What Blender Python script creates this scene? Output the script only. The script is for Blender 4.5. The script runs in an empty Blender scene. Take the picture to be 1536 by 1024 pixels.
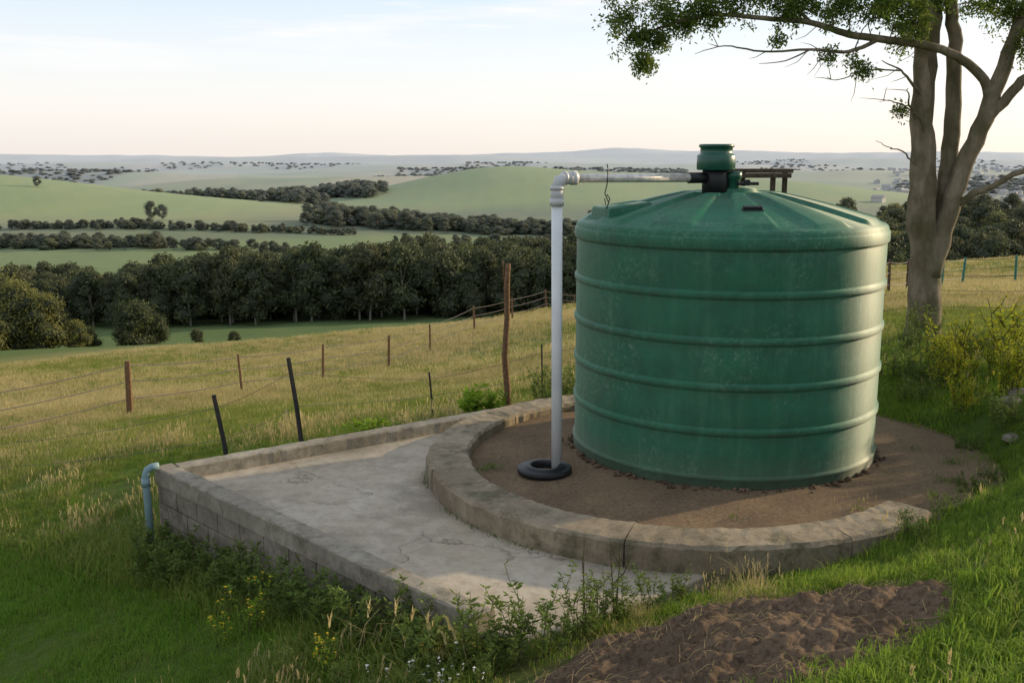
import bpy, math, numpy as np
from mathutils import Vector, Matrix
R=np.random.default_rng(7)
rad=math.radians
SC=bpy.context.scene
# ------------------------------------------------------------------ helpers
class MB:
    def __init__(s): s.v=[];s.f=[];s.m=[]
    def add(s,vs,fs,mi=0):
        o=len(s.v); s.v.extend([tuple(map(float,p)) for p in vs]); s.f.extend([tuple(int(i)+o for i in q) for q in fs]); s.m.extend([mi]*len(fs))
    def build(s,name,mats,smooth=True,link=True):
        me=bpy.data.meshes.new(name); me.from_pydata(s.v,[],s.f)
        for m in mats: me.materials.append(m)
        me.polygons.foreach_set('material_index',s.m)
        me.polygons.foreach_set('use_smooth',[smooth]*len(s.f)); me.update()
        ob=bpy.data.objects.new(name,me)
        if link: SC.collection.objects.link(ob)
        return ob
def tube(pts,rads,n=8,cap=True):
    P=[Vector(p) for p in pts]; k=len(P)
    if not hasattr(rads,'__len__'): rads=[rads]*k
    vs=[];fs=[];t0=(P[1]-P[0]).normalized()
    a=Vector((0,0,1)) if abs(t0.z)<.9 else Vector((1,0,0))
    u=t0.cross(a).normalized()
    for i in range(k):
        t=(P[min(i+1,k-1)]-P[max(i-1,0)]).normalized()
        u=(u-t*u.dot(t)).normalized(); w=t.cross(u)
        for j in range(n):
            c=2*math.pi*j/n
            vs.append(P[i]+(u*math.cos(c)+w*math.sin(c))*rads[i])
    for i in range(k-1):
        for j in range(n):
            fs.append((i*n+j,i*n+(j+1)%n,(i+1)*n+(j+1)%n,(i+1)*n+j))
    if cap: fs.append(tuple(range(n))[::-1]); fs.append(tuple((k-1)*n+j for j in range(n)))
    return vs,fs
def box(c,s,rz=0,rot=None):
    M=rot if rot is not None else Matrix.Rotation(rz,3,'Z')
    vs=[Vector(c)+M@Vector((x*s[0]/2,y*s[1]/2,z*s[2]/2)) for x in(-1,1) for y in(-1,1) for z in(-1,1)]
    return vs,[(0,1,3,2),(4,6,7,5),(0,4,5,1),(2,3,7,6),(0,2,6,4),(1,5,7,3)]
def lathe(prof,c,n=64,cap=False):
    vs=[];fs=[];k=len(prof)
    for r,z in prof:
        for j in range(n):
            a=2*math.pi*j/n; vs.append((c[0]+r*math.cos(a),c[1]+r*math.sin(a),c[2]+z))
    for i in range(k-1):
        for j in range(n): fs.append((i*n+j,i*n+(j+1)%n,(i+1)*n+(j+1)%n,(i+1)*n+j))
    if cap: fs.append(tuple((k-1)*n+j for j in range(n)))
    return vs,fs
def group(name,loc,kids):
    e=bpy.data.objects.new(name,None); e.location=loc; e.empty_display_size=.2; SC.collection.objects.link(e)
    for k in kids:
        k.parent=e; k.matrix_parent_inverse=Matrix.Translation(loc).inverted()
    return e
def bevel(ob,w,seg=2):
    m=ob.modifiers.new('bevel','BEVEL'); m.width=w; m.segments=seg; m.limit_method='ANGLE'; m.angle_limit=rad(40)
def nz(x,y,s=1.,seed=0):
    x=np.asarray(x)/s; y=np.asarray(y)/s; r=np.random.default_rng(seed+100); o=0.
    for i in range(7):
        a=r.uniform(0,6.28); f=r.uniform(.6,2.2); o=o+np.sin((x*np.cos(a)+y*np.sin(a))*f*2.2+r.uniform(0,6.28))/f**.6
    return o/3.2
def sstep(a,b,x):
    t=np.clip((x-a)/(b-a),0,1); return t*t*(3-2*t)
# ------------------------------------------------------------------ materials
class NT:
    def __init__(s,name):
        s.mat=bpy.data.materials.new(name); s.mat.use_nodes=True; s.t=s.mat.node_tree; s.t.nodes.clear()
        s.out=s.n('ShaderNodeOutputMaterial'); s.b=s.n('ShaderNodeBsdfPrincipled'); s.t.links.new(s.b.outputs[0],s.out.inputs[0])
    def n(s,ty,**k):
        q=s.t.nodes.new(ty)
        for a,b in k.items(): setattr(q,a,b)
        return q
    def l(s,a,b): s.t.links.new(a,b)
    def pos(s): return s.n('ShaderNodeNewGeometry').outputs['Position']
    def noise(s,scale,detail=5,rough=.55,vec=None,stretch=None):
        q=s.n('ShaderNodeTexNoise'); q.inputs['Scale'].default_value=scale; q.inputs['Detail'].default_value=detail; q.inputs['Roughness'].default_value=rough
        v=vec or s.pos()
        if stretch:
            m=s.n('ShaderNodeMapping'); m.inputs['Scale'].default_value=stretch; s.l(v,m.inputs[0]); v=m.outputs[0]
        s.l(v,q.inputs['Vector']); return q.outputs[0]
    def ramp(s,f,stops):
        q=s.n('ShaderNodeValToRGB'); e=q.color_ramp.elements
        while len(e)<len(stops): e.new(.5)
        for i,(p,c) in enumerate(stops):
            e[i].position=p; e[i].color=(c if len(c)==4 else (*c,1)) if hasattr(c,'__len__') else (c,c,c,1)
        s.l(f,q.inputs[0]); return q.outputs[0]
    def mix(s,f,a,b,mode='MIX'):
        q=s.n('ShaderNodeMix',data_type='RGBA',blend_type=mode)
        for i,v in ((0,f),(6,a),(7,b)):
            if isinstance(v,(int,float)): q.inputs[i].default_value=v
            elif isinstance(v,tuple): q.inputs[i].default_value=(*v,1)
            else: s.l(v,q.inputs[i])
        return q.outputs[2]
    def math(s,op,a,b=0.):
        q=s.n('ShaderNodeMath',operation=op)
        for i,v in ((0,a),(1,b)):
            if isinstance(v,(int,float)): q.inputs[i].default_value=v
            else: s.l(v,q.inputs[i])
        return q.outputs[0]
    def bump(s,h,strength=.3,dist=.02,target=None):
        q=s.n('ShaderNodeBump'); q.inputs['Strength'].default_value=strength; q.inputs['Distance'].default_value=dist
        s.l(h,q.inputs['Height']); s.l(q.outputs[0],(target or s.b).inputs['Normal'])
    def haze(s,col,D=3300.,hc=(.54,.57,.60)):  # aerial haze painted into the base colour, stronger with distance from the origin
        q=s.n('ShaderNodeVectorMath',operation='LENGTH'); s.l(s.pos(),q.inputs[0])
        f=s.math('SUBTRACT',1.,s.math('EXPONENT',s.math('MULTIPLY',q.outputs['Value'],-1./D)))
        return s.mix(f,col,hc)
    def color(s,c,rough=.8,spec=.3,metal=0.):
        if isinstance(c,tuple): s.b.inputs['Base Color'].default_value=(*c,1)
        else: s.l(c,s.b.inputs['Base Color'])
        if isinstance(rough,float): s.b.inputs['Roughness'].default_value=rough
        else: s.l(rough,s.b.inputs['Roughness'])
        s.b.inputs['Specular IOR Level'].default_value=spec; s.b.inputs['Metallic'].default_value=metal
        return s.mat
def leafmat(name,c1,c2,nscale=3.,trans=.4,haze=False,c3=None):
    m=NT(name); f=m.ramp(m.noise(nscale,3),[(.35,0.),(.65,1.)])
    col=m.mix(f,c1,c2)
    oi=m.n('ShaderNodeObjectInfo'); col=m.mix(m.math('MULTIPLY',oi.outputs['Random'],.6),col,c3 or c2)
    if haze: col=m.haze(col)
    m.color(col,.65,.15)
    t=m.n('ShaderNodeBsdfTranslucent'); m.l(col,t.inputs[0]); mx=m.n('ShaderNodeMixShader'); mx.inputs[0].default_value=trans
    m.l(m.b.outputs[0],mx.inputs[1]); m.l(t.outputs[0],mx.inputs[2]); m.l(mx.outputs[0],m.out.inputs[0])
    return m.mat
def plain(name,c,rough=.6,spec=.3,var=.25,sc=8.,bump=.1,metal=0.):
    m=NT(name); n=m.noise(sc,6)
    col=m.mix(m.ramp(n,[(.3,0.),(.7,1.)]),tuple(x*(1-var) for x in c),tuple(min(1,x*(1+var)) for x in c))
    m.color(col,rough,spec,metal); m.bump(n,bump,.01); return m.mat
def concrete(name,a,b,dark,moss=.0,cracks=0.,bs=.4,stain=.6):
    m=NT(name); n1=m.noise(1.3,6,.6); n2=m.noise(9,8,.7); n3=m.noise(60,4,.6)
    col=m.mix(m.ramp(n1,[(.35,0.),(.65,1.)]),a,b)
    col=m.mix(m.ramp(n2,[(.45,0.),(.72,.75)]),col,dark)
    col=m.mix(m.ramp(m.noise(.75,9,.74),[(.46,0.),(.60,stain)]),col,tuple(x*.5 for x in a))
    col=m.mix(m.ramp(m.noise(1.1,8,.7,stretch=(1,1,1)),[(.58,0.),(.7,.5)]),col,tuple(min(.6,x*1.35) for x in b))
    col=m.mix(m.math('MULTIPLY',m.ramp(n3,[(.4,0.),(.7,1.)]),.35),col,tuple(x*1.35 for x in a))
    if moss: col=m.mix(m.math('MULTIPLY',m.ramp(m.noise(3.7,7,.75),[(.5,0.),(.62,1.)]),moss),col,(.05,.055,.025))
    h=m.math('ADD',m.math('MULTIPLY',n2,.6),m.math('MULTIPLY',n3,.35))
    if cracks:
        v=m.n('ShaderNodeTexVoronoi',feature='DISTANCE_TO_EDGE'); v.inputs['Scale'].default_value=.5
        w=m.n('ShaderNodeVectorMath',operation='ADD'); nn=m.n('ShaderNodeTexNoise'); nn.inputs['Scale'].default_value=2.2; nn.inputs['Detail'].default_value=6
        p=m.pos(); m.l(p,nn.inputs['Vector']); sc=m.n('ShaderNodeVectorMath',operation='SCALE'); sc.inputs['Scale'].default_value=.8
        m.l(nn.outputs['Color'],sc.inputs[0]); m.l(p,w.inputs[0]); m.l(sc.outputs[0],w.inputs[1]); m.l(w.outputs[0],v.inputs['Vector'])
        ck=m.ramp(v.outputs[0],[(0.,1.),(.005,0.)])
        msk=m.ramp(m.noise(.9,2),[(.46,0.),(.54,1.)])
        ck=m.math('MULTIPLY',m.math('MULTIPLY',ck,msk),cracks)
        col=m.mix(ck,col,(.09,.075,.055)); h=m.math('SUBTRACT',h,ck)
    m.color(col,.88,.2); m.bump(h,bs,.012); return m.mat

M_conc=concrete('slab_concrete',(.39,.33,.245),(.47,.41,.325),(.28,.23,.165),.15,.7,.2,.75)
M_ring=concrete('kerb_concrete',(.27,.215,.145),(.36,.30,.215),(.11,.085,.055),.6,0,.9)
M_wall=concrete('wall_concrete',(.28,.24,.185),(.36,.325,.26),(.13,.11,.08),.4,0,.6)
M_block=concrete('block_concrete',(.23,.195,.15),(.31,.27,.215),(.11,.095,.07),.5,0,.6)
M_mort=plain('mortar',(.11,.10,.085),.95,.1)
def dirtmat(name,a,b,c,peb=.3):
    m=NT(name); n=m.noise(1.6,6,.65); n2=m.noise(26,6,.75); v=m.n('ShaderNodeTexVoronoi'); v.inputs['Scale'].default_value=60; m.l(m.pos(),v.inputs['Vector'])
    col=m.mix(m.ramp(n,[(.35,0.),(.65,1.)]),a,b); col=m.mix(m.ramp(n2,[(.48,0.),(.66,.85)]),col,c)
    col=m.mix(m.ramp(v.outputs['Color'],[(.84,0.),(.88,peb)]),col,(.34,.28,.2))
    m.color(col,.95,.1); m.bump(m.math('ADD',n2,m.math('MULTIPLY',v.outputs[0],.3)),.5,.012); return m.mat
M_dirt=dirtmat('dirt_soil',(.22,.15,.09),(.15,.105,.066),(.09,.063,.04))
M_mulch=dirtmat('mulch_soil',(.16,.11,.072),(.09,.062,.04),(.035,.025,.016),.1)
def tankmat():
    m=NT('green_polyethylene'); n=m.noise(2.2,7,.7); st=m.noise(7,8,.74,stretch=(1,1,.09)); fn=m.noise(22,7,.8)
    col=m.mix(m.ramp(n,[(.35,0.),(.65,1.)]),(.007,.100,.048),(.012,.135,.068))
    col=m.mix(m.ramp(st,[(.50,0.),(.74,.34)]),col,(.10,.24,.15))
    col=m.mix(m.math('MULTIPLY',m.ramp(fn,[(.52,0.),(.62,1.)]),m.ramp(m.noise(1.6,4),[(.45,0.),(.61,.55)])),col,(.17,.27,.20))
    col=m.mix(m.ramp(m.noise(3.3,8,.75),[(.50,0.),(.66,.5)]),col,(.008,.06,.036))
    sz=m.n('ShaderNodeSeparateXYZ'); m.l(m.pos(),sz.inputs[0])
    low=m.ramp(m.math('ADD',sz.outputs['Z'],m.math('MULTIPLY',fn,.3)),[(.1,.6),(.5,0.)])
    col=m.mix(low,col,(.10,.10,.06))
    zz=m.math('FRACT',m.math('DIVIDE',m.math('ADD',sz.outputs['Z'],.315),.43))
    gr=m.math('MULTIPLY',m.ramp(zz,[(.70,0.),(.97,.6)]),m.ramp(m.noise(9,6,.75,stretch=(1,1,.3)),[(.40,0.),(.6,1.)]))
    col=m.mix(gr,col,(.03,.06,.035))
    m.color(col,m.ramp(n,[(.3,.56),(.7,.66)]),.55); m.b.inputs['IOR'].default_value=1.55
    tg=m.n('ShaderNodeTangent'); tg.direction_type='RADIAL'; tg.axis='Z'; m.l(tg.outputs[0],m.b.inputs['Tangent'])
    m.b.inputs['Anisotropic'].default_value=.8; m.b.inputs['Anisotropic Rotation'].default_value=.25
    m.bump(m.math('ADD',st,m.math('MULTIPLY',fn,.25)),.12,.02); return m.mat
M_tank=tankmat()
M_collar=plain('dark_green_plastic',(.014,.085,.055),.35,.5,.2)
M_black=plain('black_rubber',(.012,.012,.013),.5,.4,.3)
M_white=plain('white_pvc',(.70,.71,.72),.35,.45,.10,3.)
M_steel=plain('galvanised_pipe',(.66,.61,.56),.42,.5,.3,14.,.1,.2)
M_blue=plain('blue_grey_pipe',(.20,.30,.32),.5,.4,.15)
M_timber=plain('weathered_timber',(.085,.06,.04),.85,.2,.5,20.,.5)
M_post=plain('dark_post',(.03,.028,.028),.7,.3,.4,20.,.3)
M_stick=plain('brown_stake',(.17,.10,.055),.9,.15,.4,25.,.5)
M_wire=plain('fence_wire',(.10,.08,.07),.6,.4)
M_teal=plain('green_steel_post',(.02,.16,.13),.6,.4)
def barkmat():
    m=NT('bark'); n=m.noise(6,7,.7,stretch=(1,1,.25)); n2=m.noise(2.2,4)
    col=m.mix(m.ramp(n,[(.35,0.),(.65,1.)]),(.14,.108,.07),(.30,.245,.175)); col=m.mix(m.ramp(n2,[(.42,0.),(.62,.8)]),col,(.10,.09,.043))
    m.color(col,.9,.15); m.bump(n,1.,.04); return m.mat
M_bark=barkmat()
# ------------------------------------------------------------------ terrain
CP=np.array([(0,0,1.5),(2,0,2.0),(-3,0,.9),(5,0,2.5),(-6,0,.1),(-12,0,-1.2),(10,0,3.2),(0,-15,3.5),(-20,-8,-2),(20,-8,5),
(0,3,.75),(2.3,4.1,.82),(-2,5,-.35),(0,5.2,.02),(-.25,6.1,-.28),(-1.2,6.6,-.42),(-1.95,7.7,-.58),(-3.75,9.45,-.98),(-3.9,7,-1.0),(-3.5,5,-.8),(-6,9,-1.45),
(.1,6.0,-.16),(1.25,6.7,-.1),(2.0,6.5,.1),(2.7,7.1,.06),(3.3,6.1,.62),(2.2,5.8,.35),(3.8,8.2,.16),(4.6,8.4,.42),(5.0,9.6,.25),(5.9,10.6,.5),(5.2,12.2,.15),(4.2,13.2,.0),
(6.7,16,.16),(7.6,14.5,.3),(8.5,11,.6),(6,7,1.2),(0,8.6,-.4),(-1.5,9.6,-.4),(1.7,10,-.35),(14,16,.0),
(-1.5,11.8,-.42),(.5,13.3,-.42),(2.5,13.7,-.32),(-4.2,10.8,-1.0),(-3.2,11.2,-.62),(-7.7,14.3,-1.75),(-2,17,-1.25),(-9.5,24,-3.2),(0,24,-2.4),(6,24,-1.0),(13,26,-.6),
(0,40,-4.6),(-20,40,-6.2),(-5,37,-5.0),(12.2,32,-1.5),(18.2,40,-2.1),(4,60,-6.0),(-21,60,-8.5),(-31,60,-9.2),(26,50,-2.3),(18,50,-2.7),(30,35,-1.5),
(-12,55,-7.4),(-45,85,-13),(0,85,-11.8),(30,85,-9),(-40,110,-17),(0,112,-17),(40,112,-15),(-60,60,-10),(60,60,-2.5),(70,100,-8),(-80,100,-15),(-40,20,-6),(30,10,.5)],float)
def _phi(r): return np.where(r>1e-9,r*r*np.log(r+1e-9),0)
_S=10.; _n=len(CP); _c=CP[:,:2]/_S
_A=np.zeros((_n+3,_n+3)); _d=np.hypot(_c[:,None,0]-_c[None,:,0],_c[:,None,1]-_c[None,:,1]); _A[:_n,:_n]=_phi(_d)+np.eye(_n)*.0004
_A[:_n,_n]=1;_A[:_n,_n+1:]=_c; _A[_n,:_n]=1; _A[_n+1:,:_n]=_c.T
_w=np.linalg.solve(_A,np.concatenate([CP[:,2],[0,0,0]]))
def rbf(x,y):
    x=x/_S;y=y/_S; o=_w[_n]+_w[_n+1]*x+_w[_n+2]*y
    for i in range(_n): o=o+_w[i]*_phi(np.hypot(x-_c[i,0],y-_c[i,1]))
    return o
FY=[0,80,110,150,250,450,800,1500,3000,6000,9000,13000]; FZ=[-8,-12,-17,-21.9,-30,-41,-48,-56,-70,-62,-45,-30]
HILLS=[(-480,830,165,120,38),(-200,600,70,70,5),(-35,1150,100,140,27),(200,1180,180,150,30),(-330,1550,260,120,22),(130,270,70,70,17),(-1000,2100,500,150,32),(900,2300,600,300,34),(-200,2700,700,160,30),(1500,1500,500,300,24),(60,1750,300,120,20),
(300,3600,900,200,38),(-1500,3900,800,220,40),(1900,4600,900,300,54),(-900,6200,1500,300,56),(900,7000,1100,300,60),(2800,7600,1400,400,66),(-3600,8200,1500,300,50),(-1700,9500,500,400,62),(200,9800,700,400,60),(1100,10200,400,400,70),(2100,10200,500,400,66),(4200,9800,1600,400,70),(-5200,9800,1500,400,46)]
def hillsum(x,y,k0=0,k1=99):
    z=0.
    for cx,cy,sx,sy,a in HILLS[k0:k1]: z=z+a*np.exp(-((x-cx)/sx)**2/2-((y-cy)/sy)**2/2)
    return z
def far(x,y):
    r=np.hypot(x,y); z=np.interp(r,FY,FZ)+hillsum(x,y)
    z=z+nz(x,y,110,3)*sstep(300,700,r)*2.4+nz(x,y,700,5)*sstep(1500,4000,r)*6+nz(x,y,230,6)*sstep(5000,9000,r)*2.5
    return z
POLY=[(-3.61,9.66),(-.25,6.33),(.1,6.22),(.45,6.45),(1.3,7.05),(3,8),(3,11),(1.5,12.6),(.75,12.69)]
def inpoly(x,y,P):
    c=np.zeros(np.shape(x),bool); n=len(P)
    for i in range(n):
        x0,y0=P[i];x1,y1=P[(i+1)%n]
        k=((y0>y)!=(y1>y))&(x<(x1-x0)*(y-y0)/(y1-y0+1e-12)+x0); c^=k
    return c
RC=(1.74,9.93); TC=(2.28,10.55)
def dpad(x,y):
    return np.minimum(np.hypot(x-RC[0],y-RC[1])-2.5,np.hypot(x-2.6,y-10.2)-2.25)
def H(x,y):
    x=np.asarray(x,float);y=np.asarray(y,float); r=np.hypot(x,y)
    near=rbf(np.clip(x,-130,130),np.clip(y,-60,130)); w=sstep(75,112,r)
    z=near*(1-w)+far(x,y)*w
    z=z+nz(x,y,1.6,1)*.035*sstep(3,6,r)*(1-sstep(20,60,r))+nz(x,y,9,2)*.18*sstep(18,40,r)
    z=np.minimum(z,-.14+np.maximum(dpad(x,y),0)*.9)
    z=np.where(inpoly(x,y,POLY),np.minimum(z,-.3),z)
    return z
def hz(x,y): return float(H(np.array([x]),np.array([y]))[0])
rs=np.concatenate([np.geomspace(.4,26,210)[:-1],np.geomspace(26,13500,220)])
an=np.concatenate([np.linspace(-46,46,330)[:-1],np.linspace(46,314,90)[:-1]])*math.pi/180
AA,RR=np.meshgrid(an,rs); X=RR*np.sin(AA); Y=RR*np.cos(AA); Z=H(X.ravel(),Y.ravel())
nr,na=X.shape; verts=np.stack([X.ravel(),Y.ravel(),Z],1)
i=np.arange(nr-1)[:,None]*na; j=np.arange(na)[None,:]; j2=(j+1)%na
F=np.stack([i+j,i+j2,i+na+j2,i+na+j],-1).reshape(-1,4)[:, ::-1]
me=bpy.data.meshes.new('ground'); me.vertices.add(len(verts)+1)
vv=np.vstack([verts,[[0,0,1.5]]]); me.vertices.foreach_set('co',vv.ravel())
tri=np.stack([j[0],j2[0],np.full(na,len(verts))],1)
me.loops.add(F.size+tri.size); me.loops.foreach_set('vertex_index',np.concatenate([F.ravel(),tri.ravel()]))
me.polygons.add(len(F)+na)
me.polygons.foreach_set('loop_start',np.concatenate([np.arange(len(F))*4,len(F)*4+np.arange(na)*3]))
me.update(calc_edges=True); me.validate(); me.polygons.foreach_set('use_smooth',[True]*len(me.polygons))
x,y=vv[:,0],vv[:,1]; r=np.hypot(x,y)
def c3(c): return np.array(c,float)[None,:]
def mixc(a,b,f): return a*(1-f[:,None])+b*f[:,None]
col=np.repeat(c3((.08,.125,.024)),len(x),0)
col=mixc(col,c3((.15,.115,.06)),sstep(.1,.8,nz(x,y,2.2,11))*.5)
col=mixc(col,c3((.20,.215,.065)),sstep(13,24,r+nz(x,y,6,12)*3))
col=mixc(col,c3((.38,.31,.13)),sstep(22,36,r)*sstep(-.3,.7,nz(x,y,7,13)))
edge=62+nz(x,y,20,14)*3
col=mixc(col,c3((.10,.155,.04)),sstep(edge-3,edge+5,r))  # green strip past the field, valley shade painted in as darker colour
p=sstep(.1,.3,nz(x,y,170,15)); past=c3((.15,.21,.05))*(1-p[:,None])+c3((.22,.24,.08))*p[:,None]
col=mixc(col,past,sstep(180,300,r))
hm_=sstep(3,14,hillsum(x,y,0,4)); col=mixc(col,c3((.20,.275,.062)),hm_*sstep(300,420,r)*(1-sstep(1350,1500,r)))  # hill tops painted lighter to stand in for relief shading
vm=(1-sstep(2,9,hillsum(x,y,0,5)))*sstep(520,640,r+nz(x,y,90,18)*80)*(1-sstep(1500,1800,r)); col=mixc(col,c3((.085,.105,.045)),vm*.7)  # valleys painted darker, partly for woods, partly as relief shading
fp=sstep(.0,.2,nz(x,y*.35,420,16)); col=mixc(col,c3((.05,.065,.03)),fp*sstep(1350,1600,r)*.9)
fp=sstep(.35,.5,nz(x,y*.4,260,17)); col=mixc(col,c3((.32,.28,.15)),fp*sstep(1300,1500,r)*.8)
at=me.color_attributes.new('Col','FLOAT_COLOR','POINT'); at.data.foreach_set('color',np.hstack([col,np.ones((len(x),1))]).ravel())
g=NT('ground_grass'); vc=g.n('ShaderNodeVertexColor'); vc.layer_name='Col'
cc=g.mix(g.ramp(g.noise(.55,8,.7),[(.3,.0),(.7,.5)]),vc.outputs[0],g.mix(1.,vc.outputs[0],(.6,.62,.5),'MULTIPLY'))
cc=g.mix(g.math('MULTIPLY',g.ramp(g.noise(.02,10,.7,stretch=(1,.5,1)),[(.42,.0),(.60,1.)]),.45),cc,g.mix(1.,cc,(1.5,1.2,1.1),'MULTIPLY'))
cc=g.mix(g.math('MULTIPLY',g.ramp(g.noise(14,5,.7),[(.4,.0),(.62,1.)]),.5),cc,g.mix(1.,cc,(.5,.5,.5),'MULTIPLY'))
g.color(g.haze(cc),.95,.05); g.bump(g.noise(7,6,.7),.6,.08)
me.materials.append(g.mat); gob=bpy.data.objects.new('ground',me); SC.collection.objects.link(gob)

# ------------------------------------------------------------------ dirt pad, slab, kerb, walls
b=MB(); n=110; gx=np.linspace(-.7,5.4,n); gy=np.linspace(7.4,13,n)
GX,GY=np.meshgrid(gx,gy); zz=nz(GX,GY,.5,21)*.010+nz(GX,GY,1.7,22)*.018-.005
ins=(np.hypot(GX-RC[0],GY-RC[1])<2.35)|(np.hypot(GX-2.6,GY-10.2)<2.6)
vs=[(GX[a,c],GY[a,c],zz[a,c]) for a in range(n) for c in range(n)]
fs=[(a*n+c,a*n+c+1,(a+1)*n+c+1,(a+1)*n+c) for a in range(n-1) for c in range(n-1) if ins[a,c] and ins[a+1,c+1] and ins[a,c+1] and ins[a+1,c]]
b.add(vs,fs); b.build('dirt_ground',[M_dirt])
SP=[(-3.454,9.646),(-.18,6.40),(.1,6.25),(.42,6.47),(1.3,7.1),(2.2,8),(1.8,11.5),(1.0,12.3),(.66,12.5)]
b=MB(); k=len(SP); vs=[(p[0],p[1],-.13) for p in SP]+[(p[0]+.0,p[1],-.55) for p in SP]
fs=[tuple(range(k))]+[tuple(range(2*k-1,k-1,-1))]+[(i,i+k,(i+1)%k+k,(i+1)%k) for i in range(k)]
b.add(vs,fs); o=b.build('concrete_slab',[M_conc],False); bevel(o,.015)
def sweep_rect(mb,path,w,z0,z1,ch=.02,jit=.004,mi=0,seed=0):
    rr=np.random.default_rng(seed); P=[Vector((p[0],p[1],0)) for p in path]; k=len(P); n=8; vs=[];fs=[]
    for i in range(k):
        t=(P[min(i+1,k-1)]-P[max(i-1,0)]).normalized(); nrm=Vector((-t.y,t.x,0))
        for (a,zz) in [(-w/2,z0),(-w/2,z1-ch),(-w/2+ch*.9,z1),(-w/6,z1+.002),(w/6,z1+.002),(w/2-ch*.9,z1),(w/2,z1-ch),(w/2,z0)]:
            q=P[i]+nrm*(a+rr.normal(0,jit)); vs.append((q.x,q.y,zz+(rr.normal(0,jit*.6) if zz>z0 else 0)))
    for i in range(k-1):
        for j in range(n): fs.append((i*n+j,(i+1)*n+j,(i+1)*n+(j+1)%n,i*n+(j+1)%n))
    fs.append(tuple(range(n))); fs.append(tuple((k-1)*n+j for j in range(n))[::-1])
    mb.add(vs,fs,mi)
b=MB(); js=[-44,-68,-109,-165,-219,-262,-310]
for q in range(len(js)-1):
    a0,a1=js[q]-.09,js[q+1]+.09; m=int(abs(a1-a0)/1.6)
    path=[(RC[0]+2.395*math.cos(rad(a0+(a1-a0)*t/m)),RC[1]+2.395*math.sin(rad(a0+(a1-a0)*t/m))) for t in range(m+1)]
    sweep_rect(b,path,.43,-.4,.10,.03,.006,0,q)
path=[(RC[0]+2.395*math.cos(rad(a)),RC[1]+2.395*math.sin(rad(a))) for a in range(-44,-310,-3)]
sweep_rect(b,path,.39,-.38,.085,.02,.0,1,3)
b.build('circular_concrete_kerb',[M_ring,M_mort],False)
P0=Vector((-3.61,9.66,0)); P1=Vector((-.25,6.33,0)); P5=Vector((.95,12.83,0))
def lin(a,b2,step=.07):
    m=int((b2-a).length/step); return [(a+(b2-a)*t/m) for t in range(m+1)]
u1=(P1-P0).normalized(); n1=Vector((-u1.y,u1.x,0)); u2=(P5-P0).normalized(); n2=Vector((u2.y,-u2.x,0))
kids=[]
b=MB(); sweep_rect(b,lin(P0+n1*.09,P1+n1*.09),.19,-.17,.0,.014,.003,0,5)
sweep_rect(b,lin(P0+n2*.09+u2*.20,P5+n2*.09),.19,-.55,.004,.014,.003,0,6)
kids.append(b.build('cap',[M_wall],False))
b=MB(); L=(P1-P0).length; az=math.atan2(u1.y,u1.x)
b.add(*box(P0+u1*(L/2)+n1*.1+Vector((0,0,-.72)),(L-.03,.13,1.09),az),1)
for c in range(5):
    z=-.172-.1-c*.2; off=-.2 if c%2 else 0; s=off
    while s<L-.02:
        a0=max(s,0);a1=min(s+.4,L-.01)
        if a1-a0>.05: b.add(*box(P0+u1*((a0+a1)/2)+n1*(.098+R.normal(0,.003))+Vector((0,0,z)),(a1-a0-.010,.17,.190),az),0)
        s+=.4
o=b.build('blocks',[M_block,M_mort],False); bevel(o,.006); kids.append(o)
group('retaining_wall',P0,kids)
b=MB(); bx,by=-3.66,9.52
b.add(*tube([(bx+.12,by+.06,.035),(bx+.06,by+.03,.035),(bx+.02,by+.01,.01),(bx,by,-.05),(bx+.01,by-.01,-.3),(bx+.02,by-.02,-1.1)],[.037]*6,14)); b.add(*tube([(bx,by,-.08),(bx,by,-.16)],.043,14))
b.build('drain_pipe',[M_blue])
# ------------------------------------------------------------------ tank
b=MB(); prof=[(1.55,-.02),(1.600,.0),(1.603,.005),(1.603,.075),(1.612,.085),(1.614,.10),(1.610,.108),(1.592,.12),(1.590,.128)]
for z in (.545,.975,1.405,1.835):
    prof+=[(1.590,z-.25),(1.590,z-.052),(1.589,z-.046),(1.591,z-.040),(1.605,z-.026),(1.609,z-.02),(1.609,z+.018),(1.606,z+.024),(1.590,z+.036),(1.587,z+.041),(1.588,z+.048),(1.590,z+.056)]
prof+=[(1.590,2.1),(1.590,2.225),(1.588,2.232),(1.592,2.238),(1.608,2.252),(1.612,2.258),(1.612,2.345),(1.608,2.353),(1.600,2.36),(1.596,2.367),(1.594,2.385),(1.585,2.405),(1.565,2.42)]
b.add(*lathe(prof,(TC[0],TC[1],0),220))
N=288; rsd=np.concatenate([np.linspace(1.565,1.45,6),np.linspace(1.4,.34,26),[.30,.28,.24,.05,.0]]); vs=[];fs=[]
ZD=2.42;HD=.34
for r_ in rsd:
    for j in range(N):
        a=2*math.pi*j/N; z=ZD+HD*(1-(r_/1.565)**1.35)
        w=math.cos(12*a+.6); rib=min(1,max(0,(w+.25)/.35)); rib=rib*rib*(3-2*rib)
        fade=min(1,max(0,(1.54-r_)/.07))*min(1,max(0,(r_-.34)/.15))
        z+=.036*rib*fade
        if r_<.29: z+=.03
        vs.append((TC[0]+r_*math.cos(a),TC[1]+r_*math.sin(a),z))
for i_ in range(len(rsd)-1):
    for j in range(N): fs.append((i_*N+j,i_*N+(j+1)%N,(i_+1)*N+(j+1)%N,(i_+1)*N+j))
b.add(vs,fs); body=b.build('tank_body',[M_tank])
def dome(x,y): return ZD+HD*(1-(math.hypot(x-TC[0],y-TC[1])/1.565)**1.35)
cx,cy=2.09,10.36
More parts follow.
